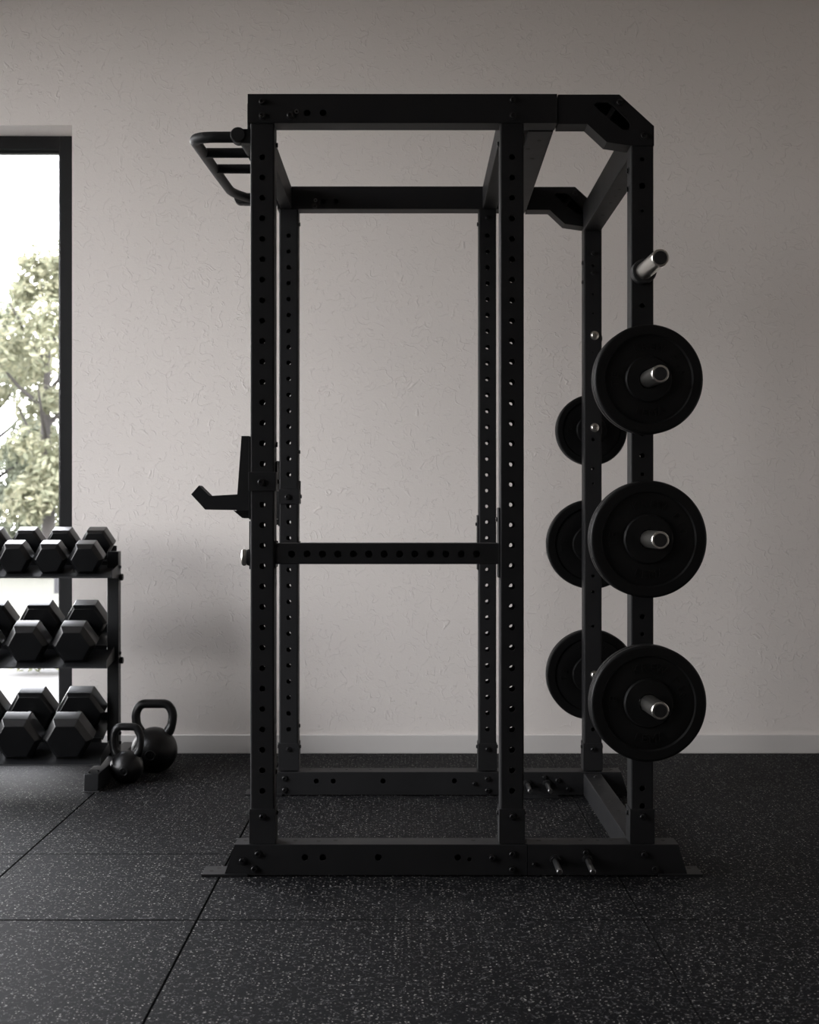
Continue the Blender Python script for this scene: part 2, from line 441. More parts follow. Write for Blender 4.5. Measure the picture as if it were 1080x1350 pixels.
def tube_wall(mb, x0, x1, y0, y1, z0, z1, holes, t=0.004, r=0.005, back=(0.0, 0.0062)):
    """hollow square section standing upright, holes through front and back faces"""
    hs = [circle(hx, hz_, hr) for hx, hz_, hr in holes]
    mb.prism([(x0+r, z0), (x1-r, z0), (x1-r, z1), (x0+r, z1)], hs, y0, y0+t)
    hb = [circle(hx+back[0], hz_, min(hr, back[1])) for hx, hz_, hr in holes]
    mb.prism([(x0+r, z0), (x1-r, z0), (x1-r, z1), (x0+r, z1)], hb, y1-t, y1)
    q = r*0.293
    left = [(x0+r, y0), (x0+q, y0+q), (x0, y0+r), (x0, y1-r), (x0+q, y1-q), (x0+r, y1), (x0+r, y1-t), (x0+t, y1-r), (x0+t, y0+r), (x0+r, y0+t)]
    mb.prism(left, [], z0, z1, 'Z')
    mb.prism([(x0+x1-a, b) for a, b in left][::-1], [], z0, z1, 'Z')
    return mb

def tube_beam(mb, x0, x1, y0, y1, z0, z1, holes, t=0.004, through=False):
    """hollow section lying along X, holes in its front face"""
    hs = [circle(hx, hz_, hr) for hx, hz_, hr in holes]; c = 0.003
    mb.prism([(x0, z0+c), (x1, z0+c), (x1, z1-c), (x0, z1-c)], hs, y0, y0+t)
    mb.prism([(x0, z0+c), (x1, z0+c), (x1, z1-c), (x0, z1-c)], hs if through else [], y1-t, y1)
    top = [(y0, z1-c), (y0+c*0.3, z1-c*0.3), (y0+c, z1), (y1-c, z1), (y1-c*0.3, z1-c*0.3), (y1, z1-c), (y1-t, z1-c), (y1-t-0.001, z1-t), (y0+t+0.001, z1-t), (y0+t, z1-c)]
    mb.prism(top, [], x0, x1, 'X'); mb.prism([(a, z0+z1-b) for a, b in top][::-1], [], x0, x1, 'X')
    mb.box(x0, x0+t, y0+t, y1-t, z0+t, z1-t, 0).box(x1-t, x1, y0+t, y1-t, z0+t, z1-t, 0)
    return mb

ZT0, ZT1 = 2.216, 2.302      # top beams
ZB = 0.094                   # top of base beams
PITCH = 0.0602
def upright(x0, x1, yf, zt, kind, hr=0.0088):
    xc = (x0+x1)/2; holes = []
    if kind == 'full':
        k = 0; z = 2.117
        while z > 0.235:
            holes.append((xc, z, hr)); z -= PITCH
    else:
        holes = kind
    mb = MB(); tube_wall(mb, x0, x1, yf, yf+0.075, ZB, zt, holes, back=(0.0035 if xc < 0 else 0.0, 0.0062))
    u = mb.build('upright', M_steel, RACK)
    return u
A0, A1 = -0.469, -0.398
B0, B1 = 0.267, 0.337
C0, C1 = 0.652, 0.719
uA = upright(A0, A1, YF, ZT0, 'full'); uB = upright(B0, B1, YF, ZT0, 'full')
xc = (C0+C1)/2
sm = 0.0045
uC = upright(C0, C1, YF, 2.150, [(xc, 2.110, .0065), (xc, 2.032, .0095), (xc, 1.958, sm), (xc, 1.680, .0075), (xc, 1.30, .006), (xc, 1.238, .0075), (xc, 1.183, .006),
      (xc, 0.764, .0075), (xc, 0.712, .006), (xc, 0.258, .0085), (xc, 0.206, .0085)])
ra = (-0.493, -0.421); rb = (0.262, 0.328); rc = (0.660, 0.727)
uAr = upright(ra[0], ra[1], YR, ZT0, 'full'); uBr = upright(rb[0], rb[1], YR, ZT0, 'full')
xr = (rc[0]+rc[1])/2
uCr = upright(rc[0], rc[1], YR, 2.150, [(xr, 2.003, sm+.002), (xr, 1.895, sm), (xr, 1.822, sm), (xr, 1.675, sm), (xr, 1.345, .0065), (xr, 1.235, sm+.0015), (xr, 1.18, sm),
      (xr, 0.99, .0065), (xr, 0.83, .006), (xr, 0.77, .006), (xr, 0.64, sm+.001), (xr, 0.25, .0075)])

# sleeves where the uprights bolt to the base
def sleeve(x0, x1, yf, zt, parent):
    mb = MB(); g = 0.0005; t = 0.003
    mb.box(x0-t, x1+t, yf-t, yf-g, ZB+0.001, zt, 0.001)
    mb.box(x0-t, x0-g, yf-g, yf+0.075, ZB+0.001, zt, 0.001).box(x1+g, x1+t, yf-g, yf+0.075, ZB+0.001, zt, 0.001)
    s = mb.build('base_sleeve', M_steel, parent)
    bolt(s, (x0+x1)/2, yf-t, zt-0.022, 0.009)
    bolt(s, x1+t, yf+0.035, zt-0.018, 0.0075, 'right')
    bolt(s, x0-t, yf+0.035, zt-0.018, 0.0075, 'left')
for (a, b, y, u) in ((A0, A1, YF, uA), (B0, B1, YF, uB), (C0, C1, YF, uC), (ra[0], ra[1], YR, uAr), (rb[0], rb[1], YR, uBr), (rc[0], rc[1], YR, uCr)):
    sleeve(a, b, y, 0.198, u)
# small bolt heads on the uprights
for z in (1.272, 0.30): bolt(uA, A1, YF+0.04, z, 0.0085, 'right')
bolt(uA, A1, YF+0.05, 2.165, 0.008, 'right'); bolt(uB, B0, YF+0.05, 2.168, 0.008, 'left'); bolt(uB, B1, YF+0.05, 2.168, 0.008, 'right')
for z in (2.088, 2.033): bolt(uC, C0, YF+0.05, z, 0.0085, 'left')
for z in (2.018, 1.945): bolt(uCr, rc[0], YR+0.03, z, 0.0085, 'left'); bolt(uCr, xr, YR, z+0.03, 0.0075)
for z in (2.165, 1.30, 0.26): bolt(uAr, ra[1], YR+0.03, z, 0.0085, 'right')
bolt(uBr, rb[0], YR+0.03, 2.165, 0.0085, 'left'); bolt(uBr, (rb[0]+rb[1])/2, YR, 2.185, 0.0085)

# top beams and corner brackets
TB0, TB1 = -0.476, 0.434
def top_beam(x0, x1, yf, xs):
    holes = [(x0+h, 2.245, .0098) for h in (0.175, 0.222)]
    mb = MB(); tube_beam(mb, x0, x1, yf-0.006, yf+0.077, ZT0, ZT1, holes)
    o = mb.build('top_beam', M_steel, RACK)
    for bx, bz, r in xs: bolt(o, bx, yf-0.006, bz, r)
    rg = MB(); rx, rz = x0+0.144, 2.249
    rg.lathe([(0.0035, 0), (0.0035, -0.003), (0.0065, -0.003), (0.0065, 0)], (rx, yf-0.006, rz), (0, 1, 0), 16)
    rg.build('ring', M_darkchrome, o)
    return o
tb = top_beam(TB0, TB1, YF, [(-0.434, 2.278, .0095), (-0.434, 2.236, .0095), (-0.351, 2.238, .0105), (0.303, 2.283, .0095), (0.303, 2.237, .0095)])
tbr = top_beam(ra[0]-0.006, 0.440, YR, [(-0.455, 2.228, .0095), (-0.358, 2.228, .0105)])

def corner_bracket(yf, x0, x1, cx):
    """box bracket with a slanted outer corner and a slot in its near face"""
    s = cx   # shift in x
    out = [(x0, 2.213), (x0+0.086, 2.213), (x0+0.143, 2.160), (x1-0.072, 2.150), (x1, 2.150), (x1, 2.207), (x1-0.102, 2.300), (x0, 2.300)]
    slot = [(x0+0.105, 2.270), (x0+0.112, 2.262), (x0+0.150, 2.228), (x0+0.190, 2.196), (x0+0.208, 2.196), (x0+0.212, 2.212), (x0+0.203, 2.226), (x0+0.158, 2.270), (x0+0.146, 2.277), (x0+0.112, 2.276)]
    y0, y1 = yf-0.004, yf+0.077
    mb = MB()
    mb.prism(out, [slot], y0, y0+0.006); mb.prism(out, [], y1-0.006, y1)
    n = len(out); cxm = sum(p[0] for p in out)/n; 
    inner = []
    for i in range(n):      # inset outline by 5 mm for the rim wall
        a, b, c = Vector(out[i-1]), Vector(out[i]), Vector(out[(i+1) % n])
        n1 = Vector((-(b-a).y, (b-a).x)).normalized(); n2 = Vector((-(c-b).y, (c-b).x)).normalized()
        k = (n1+n2); k = k/(1+n1.dot(n2))
        inner.append(tuple(b + k*0.005))
    mb.prism(out, [inner], y0+0.006, y1-0.006)
    # inner divider seen through the slot
    mb.prism([(x0+0.138, 2.232), (x0+0.150, 2.226), (x0+0.172, 2.262), (x0+0.162, 2.270)], [], y0+0.0065, y1-0.0065)
    o = mb.build('corner_bracket', M_steel, RACK)
    bolt(o, x1-0.102, y0, 2.276, .0095); bolt(o, x1-0.031, y0, 2.178, .0095)
    return o
corner_bracket(YF, 0.4375, 0.7195, 0); corner_bracket(YR, 0.4435, 0.7275, 0)

# crossmembers between the near and the far frame
def crossmember(name, x0, x1, z0, z1, y0=YF+0.0775, y1=YR-0.0065, holes_bottom=(), slope=0.0):
    mb = MB(); mb.box(x0, x1, y0, y1, z0, z1, 0.003)
    if slope:
        mb.v = [(p[0] + slope*(p[1]-y0)/(y1-y0), p[1], p[2]) for p in mb.v]
    o = mb.build(name, M_steel, RACK)
    return o
crossmember('top_crossmember', -0.487, -0.445, 2.218, 2.300)
def hole_dots(parent, pts, r, up):
    for (x, y, z) in pts:
        mb = MB(); d = 0.0006 if up else -0.0006
        mb.cyl((x, y, z), (x, y, z+d), r, seg=14)
        mb.build('bolt_hole', M_hole, parent)
c2 = crossmember('top_crossmember', 0.276, 0.330, 2.217, 2.300)
c3 = crossmember('top_crossmember', 0.356, 0.432, 2.213, 2.298, slope=0.010)
hole_dots(c3, [(0.398, 4.30, 2.213), (0.372, 4.40, 2.213), (0.396, 4.52, 2.213), (0.372, 4.72, 2.213), (0.380, 4.78, 2.213), (0.386, 4.95, 2.213)], 0.007, False)
c4 = crossmember('top_crossmember', 0.655, 0.722, 2.132, 2.232)
hole_dots(c4, [(0.690, y, 2.132) for y in (4.42, 4.60, 4.70, 4.80, 5.0)], 0.0055, False)
bolt(c3, 0.37, YF+0.10, 2.213, .008, 'up') if False else None

# base beams with slanted ends
def base_beam(yf, x0, x1, split, z1, hole_xs, bolts, ends=(0.030, 0.026)):
    y0, y1 = yf-0.004, yf+0.082; zl = 0.004
    def piece(xa, xb, sl, sr):
        out = [(xa-sl, zl), (xb+sr, zl), (xb, z1), (xa, z1)]
        hs = [circle(hx, hz_, hr) for hx, hz_, hr in hole_xs if xa < hx < xb]
        mb = MB(); c = 0.0025
        o2 = [(xa-sl*(1-c/(z1-zl)), zl), (xb+sr, zl), (xb, z1-c), (xa, z1-c)]
        mb.prism([(xa-sl, zl), (xb+sr, zl), (xb, z1-c), (xa, z1-c)], hs, y0, y0+0.004)
        mb.prism([(xa-sl, zl), (xb+sr, zl), (xb, z1-c), (xa, z1-c)], [], y0+0.03, y1)
        mb.prism([(y0, z1-c), (y0+c*0.3, z1-c*0.3), (y0+c, z1), (y1-c, z1), (y1, z1-c)], [], xa, xb, 'X')
        # side walls closing the front pocket
        mb.prism([(xa-sl, zl), (xa-sl+0.004, zl), (xa+0.004, z1-c), (xa, z1-c)], [], y0+0.004, y0+0.03)
        mb.prism([(xb+sr-0.004, zl), (xb+sr, zl), (xb, z1-c), (xb-0.004, z1-c)], [], y0+0.004, y0+0.03)
        mb.box(xa-sl, xb+sr, y0+0.004, y0+0.03, zl, zl+0.003, 0)
        o = mb.build('base_beam', M_steel, RACK)
        for bx, bz, r in bolts:
            if xa < bx < xb: bolt(o, bx, y0, bz, r)
        return o
    L = piece(x0, split-0.001, ends[0], 0.0); R_ = piece(split+0.001, x1, 0.0, ends[1])
    return L, R_
def floor_plate(x0, x1, yf, zt=0.0038):
    mb = MB(); mb.box(x0, x1, yf-0.010, yf+0.086, 0.0, zt, 0.001)
    o = mb.build('floor_plate', M_steel, RACK)
    return o
def foot_tab(x0, x1, yf):
    o = floor_plate(x0, x1, yf, 0.0080)
    xm = (x0 + 0.035) if x0 < 0 else (x1 - 0.035)
    hole_dots(o, [(xm-0.010, yf+0.03, 0.0080), (xm+0.008, yf+0.062, 0.0080)], 0.006, True)
bl, br = base_beam(YF, -0.515, 0.792, 0.347, ZB, [(-0.308, .056, .0095), (-0.255, .056, .0095), (-0.092, .056, .010), (0.142, .056, .0095), (0.176, .05, .006)],
    [(-0.492, .046, .0105), (-0.446, .066, .0105), (-0.457, .022, .0105), (0.243, .054, .0095), (0.302, .066, .010), (0.302, .020, .010), (0.518, .070, .0095), (0.366, .036, .006), (0.690, .064, .010), (0.722, .022, .0105)])
blr, brr = base_beam(YR, -0.535, 0.800, 0.345, ZB-0.004, [(-0.352, .056, .0095), (-0.288, .056, .0095), (-0.10, .056, .010), (0.17, .056, .0095)],
    [(-0.472, .066, .0105), (-0.472, .022, .0105), (0.294, .064, .010), (0.294, .020, .010), (0.245, .046, .008), (0.560, .058, .010), (0.600, .026, .009), (0.510, .07, .008)])
foot_tab(-0.612, -0.475, YF); foot_tab(0.732, 0.862, YF); foot_tab(-0.622, -0.48, YR); foot_tab(0.745, 0.87, YR)
floor_plate(0.40, 0.56, YR-0.05)  # thin flat plate on the floor, jutting out before the far base beam
hole_dots(bl, [(-0.488, YF+0.05, ZB), (-0.340, YF+0.05, ZB), (-0.27, YF+0.04, ZB), (-0.22, YF+0.05, ZB), (0.19, YF+0.05, ZB)], 0.0065, True)
hole_dots(br, [(0.385, YF+0.05, ZB), (0.43, YF+0.05, ZB), (0.51, YF+0.05, ZB), (0.56, YF+0.05, ZB), (0.60, YF+0.05, ZB), (0.755, YF+0.05, ZB)], 0.006, True)
hole_dots(blr, [(x, YR+0.05, ZB-0.004) for x in (-0.38, -0.30, -0.24, -0.15, -0.1)], 0.0055, True)
hole_dots(brr, [(x, YR+0.05, ZB-0.004) for x in (0.38, 0.45, 0.55, 0.77)], 0.0055, True)
bc = MB().box(0.657, 0.722, YF+0.083, YR-0.0055, 0.004, 0.086, 0.003).build('base_crossmember', M_steel, RACK)
hole_dots(bc, [(0.690, y, 0.086) for y in (4.45, 4.62, 4.78, 4.92, 5.06)], 0.0055, True)
bolt(bc, 0.690, 5.20, 0.086, 0.006, 'up')

# band pegs on the base
def band_peg(x, yf, z):
    mb = MB()
    mb.cyl((x, yf-0.013, z), (x, yf-0.135, z-0.003), 0.0085, seg=18, bev=0.0015)
    o = mb.build('band_peg', M_darkchrome, RACK)
    MB().lathe([(0, 0), (0.0155, 0), (0.0155, -0.006), (0.0125, -0.007), (0.0125, -0.013), (0, -0.013)], (x, yf-0.004, z), (0, 1, 0), 20).build('flange', M_bolt, o)
for x in (0.428, 0.523): band_peg(x, YF, 0.049)
for x in (0.445, 0.519): band_peg(x, YR, 0.046)

# J-cups
def j_cup(xl, yf, zs, u):
    """xl: left face of its upright, zs: top of the clamp sleeve"""
    d = xl - A0; e = zs - 1.190
    prof = [(-0.0045, 1.296), (-0.026, 1.296), (-0.0385, 1.124), (-0.1205, 1.1195), (-0.1515, 1.150), (-0.1745, 1.124), (-0.133, 1.079), (-0.0175, 1.077), (-0.0045, 1.077)]
    mb = MB(); mb.prism([(xl + p, q + e) for p, q in prof], [], yf+0.002, yf+0.072)
    o = mb.build('j_cup', M_steel, RACK)
    mb = MB(); mb.prism([(xl + p, q + e) for p, q in [(-0.052, 1.076), (-0.026, 1.054), (-0.0045, 1.054), (-0.0045, 1.076)]], [], yf+0.02, yf+0.055)
    mb.build('brace', M_steel, o)
    mb = MB(); mb.box(xl-0.004, xl-0.0006, yf+0.001, yf+0.074, 1.05+e, 1.295+e, 0.001)
    mb.build('back_plate', M_steel, o)
    mb = MB(); t = 0.005
    mb.box(xl-t, xl+0.071+t, yf-t, yf-0.0006, zs-0.056, zs, 0.0015)
    mb.box(xl+0.0716, xl+0.0716+t, yf-0.0006, yf+0.075, zs-0.056, zs, 0.0015)
    mb.box(xl+0.0716, xl+0.0716+t, yf+0.030, yf+0.075, zs, zs+0.032, 0.0015)
    s = mb.build('clamp_sleeve', M_steel, o)
    bolt(s, xl+0.032, yf-t, zs-0.030, 0.0105)
    bolt(s, xl+0.0716+t, yf+0.045, zs-0.028, 0.008, 'right')
j_cup(A0, YF, 1.190, uA); j_cup(ra[0], YR, 1.159, uAr)

# safety bars between the uprights
def safety_bar(x0, x1, yf, z0, z1, bump_left):
    xs = [x0 + 0.05 + k*0.0455 for k in range(13)]
    zc = (z0+z1)/2
    mb = MB(); tube_beam(mb, x0+0.004, x1-0.005, yf+0.006, yf+0.068, z0, z1, [(x, zc-0.001, .0105) for x in xs])
    mb.box(x0+0.01, x1-0.01, yf+0.018, yf+0.022, z0+0.006, z1-0.006, 0)
    o = mb.build('safety_bar', M_steel, RACK)
    MB().box(x0+0.0006, x0+0.004, yf+0.004, yf+0.074, z0-0.01, z1+0.006, 0.001).build('end_bracket', M_steel, o)
    e = MB().box(x1-0.005, x1-0.0006, yf+0.004, yf+0.074, z0-0.04, z1+0.105, 0.001).build('end_bracket', M_steel, o)
    bolt(e, x1-0.005, yf+0.04, z1+0.07, 0.0075, 'left')
    return o
sb = safety_bar(A1, B0, YF, 0.918, 0.980, 0); safety_bar(ra[1], rb[0], YR, 0.893, 0.955, 0)
kn = MB()
kn.cyl((A0-0.0006, YF+0.037, 0.937), (A0-0.013, YF+0.037, 0.937), 0.024, seg=24, bev=0.002)
kn.box(A0-0.0045, A0-0.0006, YF+0.012, YF+0.066, 0.903, 1.045, 0.001)
kp = kn.build('locking_pin', M_steel, RACK)
MB().cyl((A0-0.0132, YF+0.037, 0.937), (A0-0.029, YF+0.037, 0.937), 0.0245, seg=28, bev=0.003).build('chrome_knob', M_chrome, kp)

# multi-grip pull-up bar on the left
zy = lambda y: 2.186 + (y-4.16)*0.0658
y0, y1 = YF+0.040, YR+0.040
xi, xo = -0.500, -0.646
pu = MB(); R = 0.0165
path = round_path([(xi, y0, zy(y0)), (xo, y0, zy(y0)), (xo-0.008, (y0+y1)/2, zy((y0+y1)/2)), (xo-0.012, y1-0.16, zy(y1-0.16)), (xo+0.045, y1, zy(y1)), (xi-0.012, y1, zy(y1))], 0.07, 7)
pu.tube(path, R, 16)
po = pu.build('pull_up_bar', M_steel, RACK, angle=50)
for gy in (4.405, 4.685):
    MB().tube([(xo-0.004, gy, zy(gy)), (xi-0.002, gy, zy(gy))], 0.0155, 14).build('grip', M_steel, po)
rail = MB(); rail.tube([(xi, y0+0.012, zy(y0+0.012)), (xi-0.008, y1-0.012, zy(y1-0.012))], 0.013, 12)
rail.build('inner_rail', M_steel, po)
for yy, s in ((y0, 0.0), (y1, -0.135)):
    mb = MB(); mb.cyl((xi+s-0.008, yy-0.022, zy(yy)+0.002), (xi+s-0.008, yy+0.022, zy(yy)+0.002), 0.023, seg=24, bev=0.003)
    mb.box(xi+s, A0-0.0008 if yy == y0 else ra[0]-0.0008, yy-0.018, yy+0.018, zy(yy)-0.022, zy(yy)+0.020, 0.002)
    mb.build('mounting_bracket', M_steel, po)

# storage pegs: near frame pegs point to the camera, far frame pegs point to the wall
YAW = math.radians(2.2)
def storage_peg(x, y, z, sgn, L=0.245, collar=True):
    d = Vector((math.sin(YAW)*sgn*(1 if sgn > 0 else 0), -math.cos(YAW)*sgn, 0)).normalized()
    p = Vector((x, y, z)) + d*0.001
    mb = MB(); r = 0.0248
    mb.lathe([(0, 0), (r, 0), (r, L-0.003), (r-0.002, L), (r-0.0055, L), (r-0.0055, L-0.002), (0, L-0.002)], p, d, 36)
    o = mb.build('storage_peg', M_chrome, RACK)
    MB().lathe([(0, L-0.0018), (r-0.006, L-0.0018), (r-0.006, L-0.0005), (r-0.008, L+0.0005), (0, L+0.0005)], p, d, 32).build('end_cap', M_cap, o)
    if collar:
        MB().lathe([(r+0.0005, 0), (0.036, 0), (0.036, 0.030), (0.034, 0.033), (r+0.0005, 0.033)], p, d, 36).build('collar', M_cap, o)
    return o, p, d
PEG_Z = (1.776, 1.455, 0.994, 0.521)
near_pegs = [storage_peg(xc, YF, z, 1) for z in PEG_Z]
REAR_Z = (1.737, 1.389, 0.948, 0.444)
far_pegs = [storage_peg(xr+0.010, YR+0.075, z, -1) for z in REAR_Z]
for (o, p, d), z in zip(far_pegs, REAR_Z):
    mb = MB(); yb = YR
    mb.lathe([(0, 0), (0.0165, 0), (0.0165, -0.003), (0.0125, -0.004), (0.0125, -0.010), (0.010, -0.012), (0.006, -0.012), (0.005, -0.007), (0, -0.007)], (xr+0.006, yb-0.0003, z+(0.012 if z < .5 else 0.002)), (0, 1, 0), 20)
    mb.build('peg_bolt', M_chrome, o)

# ------------------------------------------------------------------ bumper plates
def bumper_plate(R, t, letters=True):
    """axis along local +Y (towards the wall); the near face at y = -t/2"""
    mb = MB(); h = t/2
    ri = 0.0255
    rg, rh = R*0.795, R*0.425
    def side(s):
        return [(ri, s*(h-0.004)), (ri+0.004, s*(h-0.001)), (rh-0.004, s*(h-0.001)), (rh-0.0012, s*(h-0.0035)), (rh+0.0012, s*(h-0.0075)), (rh+0.003, s*(h-0.0068)), (rg-0.004, s*(h-0.0055)),
                (rg-0.001, s*(h-0.0065)), (rg+0.001, s*(h-0.0050)), (rg+0.004, s*(h-0.0005)), (R-0.007, s*h), (R-0.003, s*(h-0.0015)), (R, s*(h-0.006))]
    prof = side(-1) + [(R, -0.005), (R-0.0015, -0.0035), (R-0.0015, 0.0035), (R, 0.005)] + side(1)[::-1]
    prof.append(prof[0])
    mb.lathe(prof, (0, 0, 0), (0, 1, 0), 96)
    if letters:
        rm = (rh + rg)/2; sz = (rg-rh)*0.52
        for word, mid, flip in (('KREW', PI/2, 1), ('IEMA', -PI/2, -1), ('TE', PI, 1), ('PIS', 0.45, 1)):
            n = len(word); da = 0.24
            for k, ch in enumerate(word):
                a = mid - flip*(k-(n-1)/2)*da
                vs, fs = text_geo(ch, sz, 0.0030)
                rot = a - PI/2 if flip > 0 else a + PI/2
                for s in (-1,):
                    M = Matrix.Translation((rm*math.cos(a), s*(h-0.0050), rm*math.sin(a))) @ Matrix.Rotation(-rot, 4, 'Y') @ Matrix.Rotation(PI/2, 4, 'X')
                    mb.add(vs, fs, M)
    return mb
def place_plate(mb, loc, rz, label, group):
    o = mb.build('bumper_plate', M_plate); o.location = loc; o.rotation_euler = (0, 0, rz)
    return tag(o, label, 'weight plate', group)
T = 0.060
for (o, p, d), R, lab in zip(near_pegs[1:], (0.158, 0.1690, 0.1680), (
        'black rubber bumper plate on the near post, topmost of its three',
        'black rubber bumper plate on the near post, middle one of three',
        'black rubber bumper plate on the near post, lowest and closest to the floor')):
    c = p + d*(0.034 + T/2)
    place_plate(bumper_plate(R, T), (c.x, c.y, c.z - 0.0006), YAW, lab, 'plates on the near storage post')
for (o, p, d), R, lab in zip(far_pegs[1:], (0.137, 0.173, 0.174), (
        'small black bumper plate partly hidden behind the far post, uppermost and smallest',
        'black bumper plate partly hidden behind the far post, middle of three',
        'black bumper plate partly hidden behind the far post, lowest of three near the baseboard')):
    c = p + d*(0.034 + 0.055/2)
    place_plate(bumper_plate(R, 0.055), (c.x, c.y, c.z - 0.0006), 0.0, lab, 'plates on the far storage post')

# ------------------------------------------------------------------ dumbbell rack
PX0, PX1 = -1.2430, -1.196
QX0, QX1 = -1.895, -1.847
PY = 5.75
DR = thing('dumbbell_rack', (-1.54, 5.75, 0.0), 'black three-tier steel dumbbell rack standing before the window', 'dumbbell rack')
def rack_post(x0, x1):
    o = MB().box(x0, x1, PY, PY+0.05, 0.0705, 0.910, 0.003).build('post', M_rack, DR)
    for z in (0.845, 0.800, 0.490, 0.455, 0.16, 0.12):
        s = 'right' if x1 > -1.5 else 'left'
        bolt(o, x1 if s == 'right' else x0, PY+0.025, z, 0.008, s)
    for z in (0.838, 0.495):
        MB().cyl((x1+0.0005 if x1 > -1.5 else x0-0.0005, PY+0.025, z-0.035), (x1+0.014 if x1 > -1.5 else x0-0.014, PY+0.025, z-0.035), 0.014, seg=16, bev=0.002).build('knob', M_bolt, o)
    return o
pR = rack_post(PX0, PX1); pL = rack_post(QX0, QX1)
def rack_foot(x0, x1):
    o = MB().box(x0, x1, 5.355, 6.10, 0.004, 0.070, 0.003).build('foot', M_rack, DR)
    MB().box(x0-0.004, x1+0.004, 5.350, 5.42, 0.0, 0.0038, 0.001).build('foot_pad', M_cap, o)
    MB().box(x0-0.002, x1+0.002, 6.04, 6.105, 0.0, 0.0038, 0.001).build('foot_pad', M_cap, o)
    for y in (5.375, 5.405): bolt(o, (x0+x1)/2 - 0.012 + (y-5.375)*0.9, y, 0.070, 0.006, 'up')
    return o
rack_foot(-1.247, -1.191); rack_foot(-1.902, -1.845)
MB().box(-1.8445, -1.2415, 6.02, 6.07, 0.012, 0.062, 0.002).build('rear_stretcher', M_rack, DR)

# tiers: tilt, dumbbell geometry
TIERS = [
    # front head centre (y, z), tilt, head centre distance, hex half height, head length, x of the rightmost, spacing, count
    dict(y=5.680, z=0.890, a=15.5, L=0.200, h=0.0625, hl=0.088, x=-1.308, s=0.1445, n=4, xe=-1.2005),
    dict(y=5.630, z=0.551, a=19.0, L=0.222, h=0.0785, hl=0.098, x=-1.345, s=0.1885, n=3, xe=-1.214),
    dict(y=5.525, z=0.190, a=19.0, L=0.236, h=0.0862, hl=0.104, x=-1.3435, s=0.1995, n=3, xe=-1.214),
]
def tray(t):
    """sheet steel tray bent to a sloped front shelf, a ridge and a sloped back shelf"""
    a = math.radians(t['a']); c, s = math.cos(a), math.sin(a)
    O = Vector((t['y'] + s*(t['h']+0.0008), t['z'] - c*(t['h']+0.0008)))      # under the front head
    def P(u, v): return (O.x + u*c - v*s, O.y + u*s + v*c)
    f = -t['hl']/2 - 0.022; g = t['L']/2; e = t['L'] + t['hl']/2 + 0.01
    up = [(f-0.003, -0.005), (f, 0), (g-0.012, 0), (g-0.008, 0.016), (g+0.012, 0.016-0.020*math.tan(a)), (g+0.016, 0), (e, 0), (e+0.012, 0.030)]
    dn = [(e+0.015, 0.029), (e+0.002, -0.003), (g+0.013, -0.003), (g+0.009, 0.013-0.017*math.tan(a)), (g-0.006, 0.013), (g-0.010, -0.003), (f+0.003, -0.003), (f-0.001, -0.006)]
    mb = MB()
    mb.prism([P(*q) for q in up + dn], [], QX1+0.001, PX0-0.001, 'X')
    # front shelf carries on in front of the posts
    um = (PY - 0.004 - O.x)/c
    um = min(um, g-0.014)
    fr = [(f-0.003, -0.005), (f, 0), (um, 0), (um, -0.003), (f+0.003, -0.003), (f-0.001, -0.006)]
    xe = t['xe']
    mb.prism([P(*q) for q in fr], [], PX0-0.001, xe, 'X'); mb.prism([P(*q) for q in fr], [], QX0+0.004, QX1+0.001, 'X')
    o = mb.build('tray', M_rack, DR)
    for x in (xe+0.0003, QX0+0.0008):
        m2 = MB(); m2.prism([P(f-0.002, -0.006), P(um, -0.045), P(um, 0.012), P(f+0.01, 0.022)], [], x, x+0.003, 'X')
        m2.build('end_plate', M_rack, o)
    return o
for t in TIERS: tray(t)

def dumbbell(t):
    """hex dumbbell along local Y, front head at -Y; origin at its middle"""
    root = thing('hex_dumbbell', (0, 0, 0))
    h, hl, L = t['h'], t['hl'], t['L']
    Ro = h/math.cos(PI/6)
    for s in (-1, 1):
        yc = s*L/2; ch = hl*0.20; k = 0.76; ck = 0.86
        rings = [(Ro*k, yc + s*hl/2), (Ro*0.985, yc + s*(hl/2-ch)), (Ro, yc + s*(hl/2-ch-0.003)), (Ro, yc - s*(hl/2-ch*0.8)), (Ro*ck, yc - s*hl/2)]
        vs = []; fs = []
        for r, y in rings:
            vs += [(r*math.cos(PI/3*q), y, r*math.sin(PI/3*q)) for q in range(6)]
        for i in range(len(rings)-1):
            for q in range(6):
                fs.append((i*6+q, i*6+(q+1) % 6, (i+1)*6+(q+1) % 6, (i+1)*6+q))
        fs.append(tuple(range(6))); fs.append(tuple((len(rings)-1)*6+q for q in range(6)))
        bm = bmesh.new(); bv = [bm.verts.new(p) for p in vs]
        for f in fs: bm.faces.new([bv[i] for i in f])
        bmesh.ops.recalc_face_normals(bm, faces=bm.faces[:])
        ed = [e for e in bm.edges if len(e.link_faces) == 2 and e.calc_face_angle() > 0.25]
        bmesh.ops.bevel(bm, geom=ed, offset=0.0022, segments=2, profile=0.5, affect='EDGES')
        bm.verts.index_update()
        mb = MB(); mb.add([v.co[:] for v in bm.verts], [[v.index for v in f.verts] for f in bm.faces]); bm.free()
        mb.build('head', M_db, root, angle=12)
    hb = MB(); g = L/2 - hl/2
    hb.lathe([(0.0145, -g), (0.0155, -g*0.6), (0.0175, 0), (0.0155, g*0.6), (0.0145, g)], (0, 0, 0), (0, 1, 0), 20)
    ho = hb.build('handle', M_darkchrome, root)
    MB().lathe([(0.0147, -g+0.0005), (0.020, -g+0.0005), (0.020, -g+0.008), (0.0147, -g+0.008)], (0, 0, 0), (0, 1, 0), 20).build('handle_collar', M_chrome, root)
    return root
ORD = ['rightmost', 'second from the right', 'third from the right', 'leftmost']
